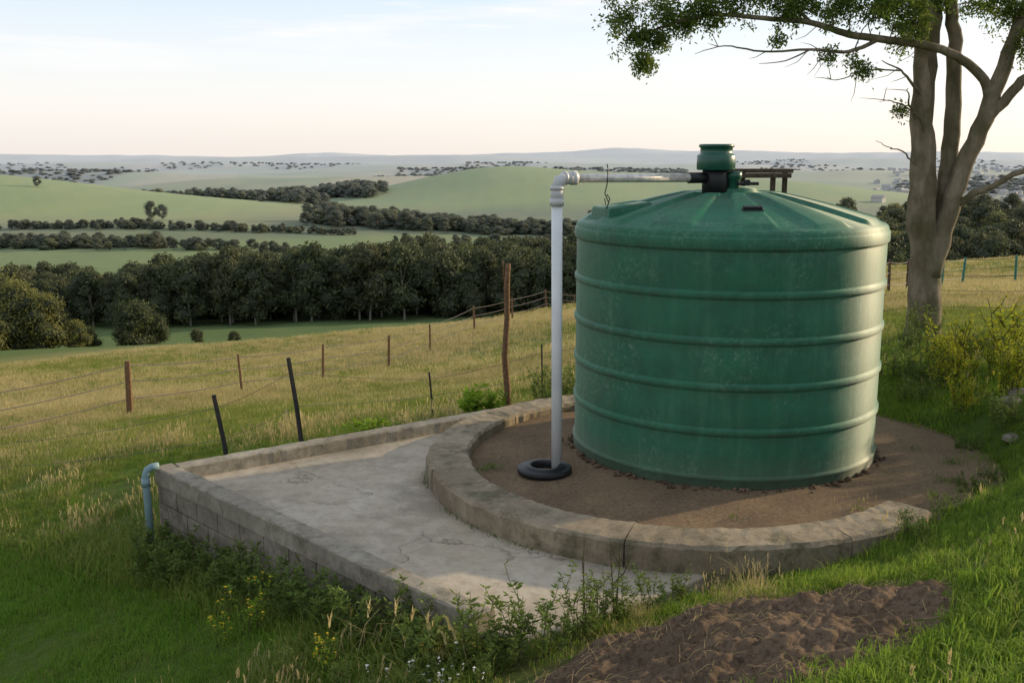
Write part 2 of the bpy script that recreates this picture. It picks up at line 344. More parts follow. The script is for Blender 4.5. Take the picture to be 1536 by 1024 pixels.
b=MB(); b.add(*lathe([(.0,.0),(.135,.0),(.135,.26),(.12,.27)],(cx,cy,2.68),32)); b.add(*tube([(cx-.30,cy-.15,2.868),(cx-.10,cy-.05,2.868)],.055,20)); o1=b.build('inlet_sleeve',[M_black])
b=MB(); b.add(*lathe([(.0,2.945),(.185,2.945),(.195,2.955),(.195,3.085),(.185,3.10),(.165,3.105),(.162,3.17),(.178,3.175),(.178,3.20),(.16,3.205),(.15,3.20),(.15,3.12),(.0,3.12)],(cx,cy,0),48))
b.add(*lathe([(.07,2.70),(.07,2.85),(.085,2.86),(.085,2.93),(.0,2.935)],(cx+.18,cy-.02,0),20))
o2=b.build('inlet_collar',[M_collar])
b=MB(); b.add(*tube([(cx+.2,cy-.1,2.81),(cx+.42,cy-.12,2.81)],.018,8)); b.add(*box((cx+.30,cy-.11,2.82),(.06,.05,.06)));b.add(*box((2.27,9.46,dome(2.27,9.46)+.055),(.18,.05,.035),.0,Matrix.Rotation(.25,3,'X')))
b.add(*box((2.27,9.46,dome(2.27,9.46)+.03),(.2,.07,.03),.0,Matrix.Rotation(.25,3,'X')))
o3=b.build('lid_handle',[M_black],False); bevel(o3,.006)
b=MB(); hx,hy=1.02,10.18
dv=Vector((hx-TC[0],hy-TC[1],0)).normalized(); sv=Vector((-dv.y,dv.x,0)); c0=Vector((TC[0],TC[1],0))
def Q(rr_,s_,z_): q=c0+dv*rr_+sv*s_; return (q.x,q.y,z_)
vs=[Q(.95,-.22,2.56),Q(.95,.22,2.56),Q(1.46,.26,2.42),Q(1.46,-.26,2.42),Q(.98,-.20,2.635),Q(.98,.20,2.635),Q(1.44,.25,2.575),Q(1.44,-.25,2.575)]
b.add(vs,[(0,1,2,3),(4,7,6,5),(0,4,5,1),(1,5,6,2),(2,6,7,3),(3,7,4,0)]); o4=b.build('access_hatch',[M_tank],False); bevel(o4,.02,3)
b=MB() 
for (x_,y_) in ((2.55,11.15),(2.86,11.05),(3.03,11.2)):
    z0=dome(x_,y_)-.02; b.add(*box((x_,y_,(z0+2.90)/2),(.05,.05,2.90-z0)))
b.add(*box((2.72,11.12,2.925),(.70,.22,.045),.05)); b.add(*box((2.72,11.0,2.875),(.66,.03,.05),.05))
o5=b.build('timber_frame',[M_timber],False); bevel(o5,.004)
b=MB()
for q in range(150):
    a=R.uniform(-3.3,.3); rr_=1.61+abs(R.normal(0,.05)); s=R.uniform(.010,.03)
    vs_,fs_=lathe([(.0,-.5*s),(s*.9,-.2*s),(s,.2*s),(.3*s,.7*s)],(TC[0]+rr_*math.cos(a),TC[1]+rr_*math.sin(a),.01),6,True)
    b.add([(p[0]+R.normal(0,s*.15),p[1]+R.normal(0,s*.15),p[2]) for p in vs_],fs_)
b.build('gravel',[M_mulch],False)
group('water_tank',Vector((TC[0],TC[1],0)),[body,o1,o2,o3,o4,o5])
px,py=.447,9.55
kids=[]; b=MB(); b.add(*tube([(px,py,.02),(px-.01,py,1.4),(px-.02,py,2.76)],.0525,24)); kids.append(b.build('riser',[M_white]))
b=MB(); d=Vector((cx-px,cy-py,0)).normalized(); s0=Vector((px-.02,py,2.76))
# mitred elbow: socket, 45 degree piece, socket
p1=s0+Vector((0,0,.05)); p2=s0+d*.075+Vector((0,0,.12)); e=s0+d*.13+Vector((0,0,.12))
b.add(*tube([s0-Vector((0,0,.12)),p1],.060,20)); b.add(*tube([p1-Vector((0,0,.035)),s0+d*.025+Vector((0,0,.095)),p2+d*.03],.059,20)); b.add(*tube([p2,e+d*.05],.060,20))
b.add(*tube([s0-Vector((0,0,.14)),s0-Vector((0,0,.07))],.068,20)); b.add(*tube([s0+Vector((0,0,.01)),s0+Vector((0,0,.045))],.067,20)); b.add(*tube([e+d*.02,e+d*.075],.067,20)); b.add(*tube([p2-d*.01,p2+d*.02],.066,20))
kids.append(b.build('elbow',[plain('grey_pvc',(.5,.5,.5),.4,.5,.15)]))
b=MB(); b.add(*tube([e+d*.03,Vector((cx-.25,cy-.125,2.868))],.043,20)); kids.append(b.build('cross_pipe',[M_steel]))
b=MB(); w0=e+d*.42
b.add(*tube([w0+Vector((0,0,.13)),w0+Vector((.012,0,.08)),w0+Vector((0,-.05,0)),w0+Vector((0,-.05,-.06)),w0+Vector((-.02,-.04,-.15)),w0+Vector((.02,-.03,-.24)),w0+Vector((.0,-.02,-.30))],.006,6)); b.add(*tube([w0+Vector((-.02,-.03,-.2)),w0+Vector((.0,-.03,-.3)),w0+Vector((.03,-.03,-.2)),w0+Vector((.0,-.03,-.16))],.006,6))
kids.append(b.build('wire_hook',[M_black]))
group('rainwater_pipe',Vector((px,py,0)),kids)
b=MB(); b.add(*lathe([(.135,.0),(.262,.0),(.272,.012),(.268,.05),(.25,.058),(.20,.058),(.19,.075),(.15,.078),(.135,.07),(.13,.05),(.135,.0)],(.325,9.50,.0),56)); b.build('rubber_ring',[M_black])
# ------------------------------------------------------------------ fences
def post(mb,x,y,h,r=.03,lean=(0,0),mi=0,n=6):
    z=hz(x,y); mb.add(*tube([(x,y,z-.2),(x+lean[0]*.5,y+lean[1]*.5,z+h*.5),(x+lean[0],y+lean[1],z+h)],[r,r*.95,r*.85],n),mi); return Vector((x+lean[0],y+lean[1],z+h)),Vector((x,y,z))
def wires(mb,posts,fr=(.3,.62,.92),r=.004,mi=1,sag=.03):
    for (t0,b0),(t1,b1) in zip(posts[:-1],posts[1:]):
        for f in fr:
            a=b0.lerp(t0,f);c=b1.lerp(t1,f); mb.add(*tube([a,a.lerp(c,.25)-Vector((0,0,sag*.75)),a.lerp(c,.5)-Vector((0,0,sag)),a.lerp(c,.75)-Vector((0,0,sag*.75)),c],r,4,False),mi)
b=MB(); ps=[]
for t,h,rr_ in ((-2.2,1.25,.04),(-1.2,1.2,.04),(0,1.35,.08),(1,1.2,.04),(2,1.3,.045),(3.1,1.35,.06),(4,1.2,.05),(5.2,1.3,.06),(6.5,1.3,.06),(8,1.3,.06),(9.5,1.3,.06)):
    x_=-9.5+6.3*t/4.3; y_=24+21*t/4.3
    ps.append(post(b,x_,y_,h,rr_,(R.normal(0,.05),0)))
wires(b,ps,r=.012,sag=.06); b.build('wire_fence',[M_stick,M_wire],False)
b=MB(); ps=[post(b,-3.25,11.1,1.05,.03,(-.17,0),0,4),post(b,-2.54,11.73,1.2,.03,(-.15,0),0,4),post(b,-1.09,13.4,.66,.016,(-.05,0)),post(b,.45,14.2,.9,.014,(-.02,0)),post(b,2.6,15.2,1.0,.02)]
ps2=[post(b,-9.0,14.5,.9,.02)]+[ps[0]]
wires(b,ps,(.5,.85),r=.0032); wires(b,ps2,(.5,.85),r=.0032,sag=.12); b.build('wire_fence',[M_post,M_wire],False)
b=MB(); x_,y_=-.07,13.0; z_=hz(x_,y_)
b.add(*tube([(x_,y_,z_-.2),(x_+.01,y_,z_+.4),(x_-.025,y_,z_+.9),(x_+.005,y_,z_+1.4),(x_+.0,y_,z_+1.85),(x_+.02,y_,z_+2.12)],[.05,.045,.042,.037,.04,.034],8)); b.add(*tube([(x_-.03,y_,z_+1.85),(x_-.045,y_,z_+2.16)],[.012,.008],5)); b.build('wooden_stake',[M_stick])
b=MB(); ps=[]
for x_,y_,m in ((9.5,27,0),(12.2,32,0),(13.6,34,0),(16.5,38,2),(18.2,40,2),(20.6,40.5,2),(24,42,2)):
    ps.append(post(b,x_,y_,1.15,.05,(R.normal(0,.04),0),m))
wires(b,ps,r=.010,sag=.05); b.build('wire_fence',[M_timber,M_wire,M_teal],False)
b=MB(); ps=[post(b,x_,y_,1.0,.03) for x_,y_ in ((5.6,20),(8.2,19.6),(10.5,18.8),(13,18))]
wires(b,ps,r=.004); b.build('wire_fence',[M_timber,M_wire],False)
# ------------------------------------------------------------------ scatter via geometry nodes
def scatter(name,P,rot,scl,idx,objs):
    col=bpy.data.collections.new(name+'_parts')
    for o in objs: col.objects.link(o)
    me=bpy.data.meshes.new(name); P=np.asarray(P,float); n=len(P); me.vertices.add(n); me.vertices.foreach_set('co',P.ravel())
    a=me.attributes.new('rot','FLOAT_VECTOR','POINT'); a.data.foreach_set('vector',np.asarray(rot,float).ravel())
    a=me.attributes.new('scl','FLOAT_VECTOR','POINT'); s=np.asarray(scl,float); s=np.stack([s,s,s],1) if s.ndim==1 else s; a.data.foreach_set('vector',s.ravel())
    a=me.attributes.new('idx','INT','POINT'); a.data.foreach_set('value',np.asarray(idx,np.int32))
    ob=bpy.data.objects.new(name,me); SC.collection.objects.link(ob)
    ng=bpy.data.node_groups.new(name+'_gn','GeometryNodeTree'); ng.interface.new_socket('Geometry',in_out='INPUT',socket_type='NodeSocketGeometry'); ng.interface.new_socket('Geometry',in_out='OUTPUT',socket_type='NodeSocketGeometry')
    N_=ng.nodes; gi=N_.new('NodeGroupInput'); go=N_.new('NodeGroupOutput'); ci=N_.new('GeometryNodeCollectionInfo'); ci.inputs['Collection'].default_value=col; ci.inputs['Separate Children'].default_value=True; ci.inputs['Reset Children'].default_value=True
    ip=N_.new('GeometryNodeInstanceOnPoints'); ip.inputs['Pick Instance'].default_value=True
    def na_(t,nm): q=N_.new('GeometryNodeInputNamedAttribute'); q.data_type=t; q.inputs['Name'].default_value=nm; return [o for o in q.outputs if o.enabled][0]
    L=ng.links.new; L(gi.outputs[0],ip.inputs['Points']); L(ci.outputs[0],ip.inputs['Instance']); L(na_('INT','idx'),ip.inputs['Instance Index'])
    L(na_('FLOAT_VECTOR','rot'),ip.inputs['Rotation']); L(na_('FLOAT_VECTOR','scl'),ip.inputs['Scale']); L(ip.outputs[0],go.inputs[0])
    m=ob.modifiers.new('scatter','NODES'); m.node_group=ng; return ob
def rotz(n,t=0.): return np.stack([R.normal(0,t,n),R.normal(0,t,n),R.uniform(0,6.283,n)],1)
def clump(name,nb,h,spread,w,mat,lean=.35,seed=0,heads=0,mats2=None):
    r_=np.random.default_rng(seed); b=MB()
    for q in range(nb):
        a=r_.uniform(0,6.28); d=spread*math.sqrt(r_.uniform()); x0,y0=d*math.cos(a),d*math.sin(a)
        hh=h*r_.uniform(.45,1.1); la=r_.uniform(0,6.28); ll=hh*lean*r_.uniform(.2,1.6); fa=r_.uniform(0,3.14); dx,dy=w*math.cos(fa)/2,w*math.sin(fa)/2
        lx,ly=ll*math.cos(la),ll*math.sin(la)
        b.add([(x0-dx,y0-dy,-.03),(x0+dx,y0+dy,-.03),(x0+lx*.35+dx*.8,y0+ly*.35+dy*.8,hh*.6),(x0+lx*.35-dx*.8,y0+ly*.35-dy*.8,hh*.6),(x0+lx,y0+ly,hh*(1-.25*lean))],[(0,1,2,3),(3,2,4)])
        if heads and r_.uniform()<heads:
            for s in range(5):
                zz=hh*(.86+.05*s); b.add([(x0+lx*.9-.005,y0+ly*.9,zz),(x0+lx*.9+.005,y0+ly*.9,zz),(x0+lx*.9+r_.normal(0,.008),y0+ly*.9+r_.normal(0,.008),zz+.03)],[(0,1,2)],1)
    return b.build(name,[mat,mats2 or mat],False,False)
G_lawn=leafmat('lawn_grass',(.115,.235,.02),(.16,.29,.03),1.2,.4,c3=(.20,.28,.045))
G_wild=leafmat('wild_grass',(.14,.205,.032),(.20,.25,.048),1.0,.4,c3=(.27,.265,.07))
G_dry=leafmat('dry_grass',(.46,.37,.18),(.55,.46,.24),1.0,.4,c3=(.35,.32,.12))
G_lush=leafmat('bank_grass',(.14,.25,.024),(.20,.32,.04),1.5,.45,c3=(.25,.30,.05))
lawnO=[clump('a_%d'%i,38,.050,.13,.006,G_lawn,.7,i) for i in range(4)]
wildO=[clump('b_%d'%i,26,.12,.14,.005,G_wild,.7,20+i) for i in range(4)]
dryO=[clump('c_%d'%i,14,.18,.12,.0032,G_dry,.6,40+i,.35) for i in range(3)]
lushO=[clump('d_%d'%i,36,.080,.12,.006,G_lush,.8,60+i) for i in range(4)]
near=lawnO+wildO+dryO+lushO
MC=(1.32,5.42); MA,MBb,MT=1.38,.86,.36
def mound(x,y):
    dx,dy=x-MC[0],y-MC[1]; c,s=math.cos(MT),math.sin(MT); a=dx*c+dy*s; bb=-dx*s+dy*c; return np.hypot(a/MA,bb/MBb)
def wedge(n,r0,r1,a=37):
    r=np.sqrt(R.uniform(r0*r0,r1*r1,n)); t=np.radians(R.uniform(-a,a,n)); return r*np.sin(t),r*np.cos(t)
x,y=wedge(30000,4.2,16.5)
ok=~inpoly(x,y,[(-3.66,9.68),(-.27,6.25),(.1,6.12),(.5,6.35),(1.3,6.95),(3,8),(3,12),(.8,12.8)])
dp=np.minimum(np.hypot(x-RC[0],y-RC[1])-2.64,np.hypot(x-2.6,y-10.2)-2.2); ok&=dp>np.abs(R.normal(0,.12,len(x)))-.05
md=mound(x,y)+nz(x,y,.5,44)*.16; ok&=md>1+R.normal(0,.10,len(x))
x,y=x[ok],y[ok]; nn=nz(x,y,1.1,31); u=R.uniform(size=len(x))
left=(x<-.2)&(y<10.4-(x+3.6)*.2)&((y-6.33)+ (x+.25)*.99<0)
right=(x>1.0)&(y<13)|(x>4)
idx=np.where(left,R.integers(0,4,len(x)),np.where(u<.65,R.integers(0,4,len(x)),4+R.integers(0,4,len(x))))
idx=np.where(right,11+R.integers(0,4,len(x)),idx)
u=R.uniform(size=len(x))
idx=np.where(~left&~right&(u<.07+.2*nn),8+R.integers(0,3,len(x)),idx)
idx=np.where(right&(u<.04),4+R.integers(0,7,len(x)),idx)
idx=np.where(left&(u<.03),4+R.integers(0,4,len(x)),idx)
sc=R.uniform(.6,1.25,len(x))*(1+.35*nn)
nearwall=left&(np.abs((y-6.33)+(x+.25)*.99)<.75); idx=np.where(nearwall&(u<.5),4+R.integers(0,4,len(x)),idx); sc=np.where(nearwall,sc*1.4,sc)
front=(y<6.8)&(x>-1.9)&(x<1.); idx=np.where(front&(u<.45),4+R.integers(0,4,len(x)),idx); idx=np.where(front&(u>.95),8+R.integers(0,3,len(x)),idx); sc=np.where(front,sc*1.15,sc)
mr=mound(x,y)<1.2; sc=np.where(mr,sc*.7,sc)
bare=(~left)&(~right)&(nz(x,y,1.5,33)>.45)&(u<.85); x,y,idx,sc=x[~bare],y[~bare],idx[~bare],sc[~bare]
scatter('grass',np.stack([x,y,H(x,y)],1),rotz(len(x),.12),sc,idx,near)
mO=[clump('a_%d'%i,36,.10,.27,.008,G_wild,.6,80+i) for i in range(3)]+[clump('b_%d'%i,34,.14,.27,.006,G_dry,.5,90+i,.3) for i in range(3)]
x,y=wedge(18000,15.5,31); u=R.uniform(size=len(x)); f=.12+.42*sstep(18,29,y)+.3*nz(x,y,4,35)
idx=np.where(u<f,3+R.integers(0,3,len(x)),R.integers(0,3,len(x)))
scatter('field_grass',np.stack([x,y,H(x,y)],1),rotz(len(x),.1),R.uniform(.5,1.15,len(x)),idx,mO)
fO=[clump('a_%d'%i,40,.16,.5,.016,G_wild,.5,110+i) for i in range(2)]+[clump('b_%d'%i,40,.22,.5,.013,G_dry,.5,120+i) for i in range(3)]
x,y=wedge(20000,29,62); u=R.uniform(size=len(x)); idx=np.where(u<.7+.4*nz(x,y,8,36),2+R.integers(0,3,len(x)),R.integers(0,2,len(x)))
scatter('meadow_grass',np.stack([x,y,H(x,y)],1),rotz(len(x),.1),R.uniform(.5,1.1,len(x)),idx,fO)
# ------------------------------------------------------------------ mound of mulch
b=MB(); n=170; gx=np.linspace(-1.6,1.6,n); gy=np.linspace(-1.02,1.02,n); GX,GY=np.meshgrid(gx,gy); c,s=math.cos(MT),math.sin(MT)
WX=MC[0]+GX*c-GY*s; WY=MC[1]+GX*s+GY*c; q=np.hypot(GX/(MA+.1),GY/(MBb+.09))
ZZ=H(WX.ravel(),WY.ravel()).reshape(n,n)+.16*(1-sstep(.2,1.0,q))+.02+ (nz(WX,WY,.12,41)*.03+nz(WX,WY,.35,42)*.05+nz(WX,WY,.05,43)*.018+R.normal(0,.004,WX.shape))*(1-sstep(.8,1.05,q))-.09*sstep(.85,1.06,q)
vs=[(WX[a,d],WY[a,d],ZZ[a,d]) for a in range(n) for d in range(n)]; fs=[(a*n+d,a*n+d+1,(a+1)*n+d+1,(a+1)*n+d) for a in range(n-1) for d in range(n-1)]
b.add(vs,fs)
for q_ in range(1500):
    a=R.uniform(0,6.28); d=math.sqrt(R.uniform(0,1.1)); lx,ly=d*math.cos(a)*MA,d*math.sin(a)*MBb; x_=MC[0]+lx*c-ly*s; y_=MC[1]+lx*s+ly*c
    if ly<.1 and R.uniform()<.6: continue
    gi_=min(n-1,max(0,int((lx+1.6)/3.2*(n-1)))); gj_=min(n-1,max(0,int((ly+1.02)/2.04*(n-1)))); z_=ZZ[gj_,gi_]+R.uniform(.004,.02)
    t=R.normal(.5,1.); Ls=R.uniform(.05,.2); dx,dy=math.cos(t)*Ls,math.sin(t)*Ls
    b.add(*tube([(x_,y_,z_),(x_+dx*.5,y_+dy*.5+R.normal(0,.008),z_+R.uniform(.0,.02)),(x_+dx,y_+dy,z_+R.normal(0,.01))],[.0012,.001,.0006],3,False),1 if R.uniform()<.6 else 2)
M_root=plain('dry_root',(.11,.08,.055),.9,.1)
b.build('mulch_mound',[M_mulch,G_dry,M_root])
# ------------------------------------------------------------------ weeds / plants
def leafquad(b,p,d,L,w,mi=0,r_=R):
    d=Vector(d).normalized(); s=d.cross(Vector((r_.normal(),r_.normal(),r_.normal()+.8))).normalized(); p=Vector(p)
    b.add([p,p+d*L*.45+s*w/2,p+d*L,p+d*L*.45-s*w/2],[(0,1,2,3)],mi)
def weed(name,mats,h=.5,stems=5,spread=.12,leafL=.05,leafW=.018,per=16,flower=0,seed=0,branch=0,link=False,r0=.004,lean=.25):
    r_=np.random.default_rng(seed); b=MB()
    for s_ in range(stems):
        a=r_.uniform(0,6.28); hh=h*r_.uniform(.55,1.05); l=hh*lean*r_.uniform(.1,1.3); x0,y0=spread*r_.uniform()*math.cos(a),spread*r_.uniform()*math.sin(a)
        pts=[Vector((x0+l*math.cos(a)*t*t+r_.normal(0,.006),y0+l*math.sin(a)*t*t+r_.normal(0,.006),hh*t-.03*(t==0))) for t in (0,.25,.5,.75,1)]
        lines=[pts]
        for k in range(branch):
            i0=r_.integers(1,4); p=pts[i0]; a2=r_.uniform(0,6.28); bl=hh*r_.uniform(.2,.4)
            lines.append([p,p+Vector((math.cos(a2)*bl*.4,math.sin(a2)*bl*.4,bl*.5)),p+Vector((math.cos(a2)*bl*.6,math.sin(a2)*bl*.6,bl))])
        for ln in lines:
            b.add(*tube(ln,[r0*(1-.6*i/(len(ln)-1)) for i in range(len(ln))],4,False),1)
            m=per if ln is pts else per//2
            for q in range(m):
                t=r_.uniform(.08,1)*(len(ln)-1); i0=min(int(t),len(ln)-2); p=ln[i0].lerp(ln[i0+1],t-i0); a3=r_.uniform(0,6.28)
                leafquad(b,p,(math.cos(a3),math.sin(a3),r_.uniform(-.1,.8)),leafL*r_.uniform(.6,1.2),leafW*r_.uniform(.7,1.2),0,r_)
            if flower and r_.uniform()<flower:
                for q in range(7):
                    a3=q/7*6.28; leafquad(b,ln[-1],(math.cos(a3),math.sin(a3),.25),.016,.009,2,r_)
                    if q<4: leafquad(b,ln[-1]-Vector((0,0,r_.uniform(.01,.06))),(math.cos(a3),math.sin(a3),.25),.014,.009,2,r_)
    return b.build(name,mats,False,link)
W_g=leafmat('weed_leaf',(.09,.15,.028),(.14,.20,.038),3,.35,c3=(.16,.20,.05))
W_b=leafmat('bright_leaf',(.16,.28,.02),(.23,.35,.03),3,.45,c3=(.21,.31,.03))
W_y=leafmat('yellow_leaf',(.24,.31,.02),(.42,.40,.03),4,.45,c3=(.33,.35,.03))
M_stem=plain('weed_stem',(.10,.10,.04),.8,.2); M_yel=plain('yellow_petals',(.75,.52,.03),.7,.2,.1); M_wht=plain('white_petals',(.75,.72,.68),.7,.2,.05)
M_dk=plain('seed_stem',(.07,.05,.03),.8,.2)
def put(name,mk,locs,seed):
    for i_,(x_,y_,s_) in enumerate(locs):
        o=mk(seed+i_); o.name=name; SC.collection.objects.link(o); o.location=(x_,y_,hz(x_,y_)); o.scale=(s_,)*3; o.rotation_euler=(0,0,R.uniform(0,6.28))
put('weed_plant',lambda s:weed('weed_plant',[W_g,M_stem,M_yel],.52,7,.14,.06,.019,28,0,s,2),[(-.22,6.10,1.1),(.12,6.02,1.0),(-.02,5.95,.8),(.48,6.2,.85),(.62,6.4,.8),(-.5,6.3,.7),(-.35,6.1,.6),(.3,6.08,.65),(-.8,6.5,.6),(.78,6.45,.7),(1.0,6.68,.6),(-.6,5.7,.5),(-1.1,5.9,.5),(-.2,5.6,.45),(1.2,6.85,.6),(-1.5,6.2,.5),(-.1,5.85,.7)],300)
put('dock_plant',lambda s:weed('dock_plant',[W_g,M_dk,M_yel],.62,2,.05,.02,.006,30,0,s,1,r0=.006,lean=.08),[(.50,6.35,1.),(.72,6.45,.95),(.40,6.3,.7)],320)
wl=[]
for t in np.linspace(.05,.99,24):
    p=P0+u1*(L*t)-n1*R.uniform(.10,.45); wl.append((p.x,p.y,R.uniform(.5,1.05)))
put('weed_plant',lambda s:weed('weed_plant',[W_g,M_stem,M_yel],.42,12,.24,.06,.022,24,0,s,2),wl,340)
put('yellow_flower_plant',lambda s:weed('yellow_flower_plant',[W_b,M_stem,M_yel],.42,7,.12,.05,.015,18,.95,s,1),[(-2.05,7.25,1.),(-1.25,6.3,.7),(-2.2,7.1,.8)],360)
put('white_flower_plant',lambda s:weed('white_flower_plant',[W_g,M_stem,M_wht],.26,5,.22,.03,.01,9,.8,s,1),[(-.55,5.75,1.),(-.75,5.6,.9),(-.35,5.55,.8)],370)
put('dry_grass_tuft',lambda s:clump('dry_grass_tuft',120,.34,.14,.0035,G_dry,.9,s,.2),[(1.75,6.75,.9),(1.55,6.6,.7),(-2.9,6.05,.8),(-2.4,6.1,.7),(3.1,8.5,.6),(.9,6.5,.55)],380)
put('tall_grass_tuft',lambda s:clump('tall_grass_tuft',130,.34,.17,.007,G_lush,.7,s),[(2.3,6.45,.7),(-3.3,6.0,.9),(-3.9,6.9,.7),(4.3,8.9,.8),(4.8,9.9,.8),(.2,6.1,.6),(.6,6.35,.6),(2.75,5.6,.5)],390)
put('green_shrub',lambda s:weed('green_shrub',[W_b,M_stem,M_yel],.55,9,.15,.13,.06,16,0,s,2),[(-.55,12.65,1.),(-.25,12.75,.8)],400)
put('low_shrub',lambda s:weed('low_shrub',[W_b,M_stem,M_yel],.22,14,.3,.08,.04,14,0,s,1,lean=.9),[(-1.9,12.4,1.),(-1.6,12.3,.8)],405)
put('dark_shrub',lambda s:weed('dark_shrub',[W_g,M_stem,M_yel],.6,14,.3,.05,.018,30,0,s,3),[(.55,13.5,1.),(.9,13.7,1.),(6.3,15.2,1.1),(6.0,14.6,.8)],410)
put('yellow_flowering_shrub',lambda s:weed('yellow_flowering_shrub',[W_y,M_stem,M_yel],.8,18,.35,.06,.024,36,.6,s,3,r0=.007),[(5.15,11.0,.55),(5.7,11.1,.8),(5.5,12.1,.8),(6.1,12.0,.85),(6.1,11.2,.7),(6.8,12.9,1.3),(5.9,13.0,.9)],420)
put('bank_shrub',lambda s:weed('bank_shrub',[W_g,M_stem,M_yel],.5,20,.35,.06,.02,26,0,s,2),[(4.9,10.3,.55),(5.3,10.2,.7),(4.7,9.3,.5),(3.6,7.9,.45),(3.2,7.5,.45),(5.2,13.0,.9),(5.8,13.6,1.),(4.4,9.0,.6),(5.4,9.4,.6),(4.95,11.9,.6),(6.4,10.4,.8),(5.6,10.0,.7),(6.6,13.8,1.),(5.3,12.5,.8)],440)
put('weed_plant',lambda s:weed('weed_plant',[W_g,M_stem,M_yel],.12,12,.12,.05,.018,8,0,s,0,lean=.8),[(-.1,10.9,.6)],460)
b=MB()
for (x_,y_,z_,n_) in ((-.20,9.62,.0,60),(-.28,9.55,.0,40),(4.2,9.2,.0,50),(3.9,8.75,0,50),(4.5,9.75,0,50),(1.0,7.85,.0,20),(4.3,10.3,0,30),(1.9,8.2,0,18),(.1,8.6,0,14),(3.1,8.4,0,22)):
    for q in range(n_):
        a=R.uniform(0,6.28); d=abs(R.normal(0,.09)); leafquad(b,(x_+d*math.cos(a),y_+d*math.sin(a),z_),(R.normal(0,.6),R.normal(0,.6),1),R.uniform(.03,.09),.008)
for q in range(620):
    a=rad(R.uniform(-235,-75))
    if nz(a*3,0,.5,70)<-.1: continue
    rr_=2.625+abs(R.normal(0,.02)); leafquad(b,(RC[0]+rr_*math.cos(a),RC[1]+rr_*math.sin(a),-.13),(R.normal(0,.6),R.normal(0,.6),1),R.uniform(.02,.055),.007)
b.build('grass_tuft',[W_g],False)
def rock(name,x_,y_,s,mat,seed,dz=0):
    r_=np.random.default_rng(seed); b=MB(); vs,fs=lathe([(0,-.5),(.6,-.45),(.95,-.15),(.9,.2),(.5,.42),(0,.5)],(0,0,0),9)
    b.add([(p[0]*s[0]*(1+r_.normal(0,.1)),p[1]*s[1]*(1+r_.normal(0,.1)),p[2]*s[2]*(1+r_.normal(0,.15))) for p in vs],fs); o=b.build(name,[mat],False); o.location=(x_,y_,hz(x_,y_)+s[2]*.15+dz); o.rotation_euler=(0,0,r_.uniform(0,6))
M_red=plain('clay_rock',(.33,.17,.10),.9,.2,.3,12.,.6); M_rock=plain('grey_rock',(.22,.18,.15),.9,.2,.3,9.,.7)
rock('rock',-4.1,12.1,(.2,.14,.09),M_red,1,.04); rock('rock',-3.95,12.2,(.12,.1,.08),M_red,2,.04)
rock('rock',5.5,10.7,(.16,.12,.16),M_rock,3); rock('rock',5.2,10.0,(.10,.08,.1),M_rock,4); rock('rock',5.75,11.0,(.12,.1,.12),M_rock,5)
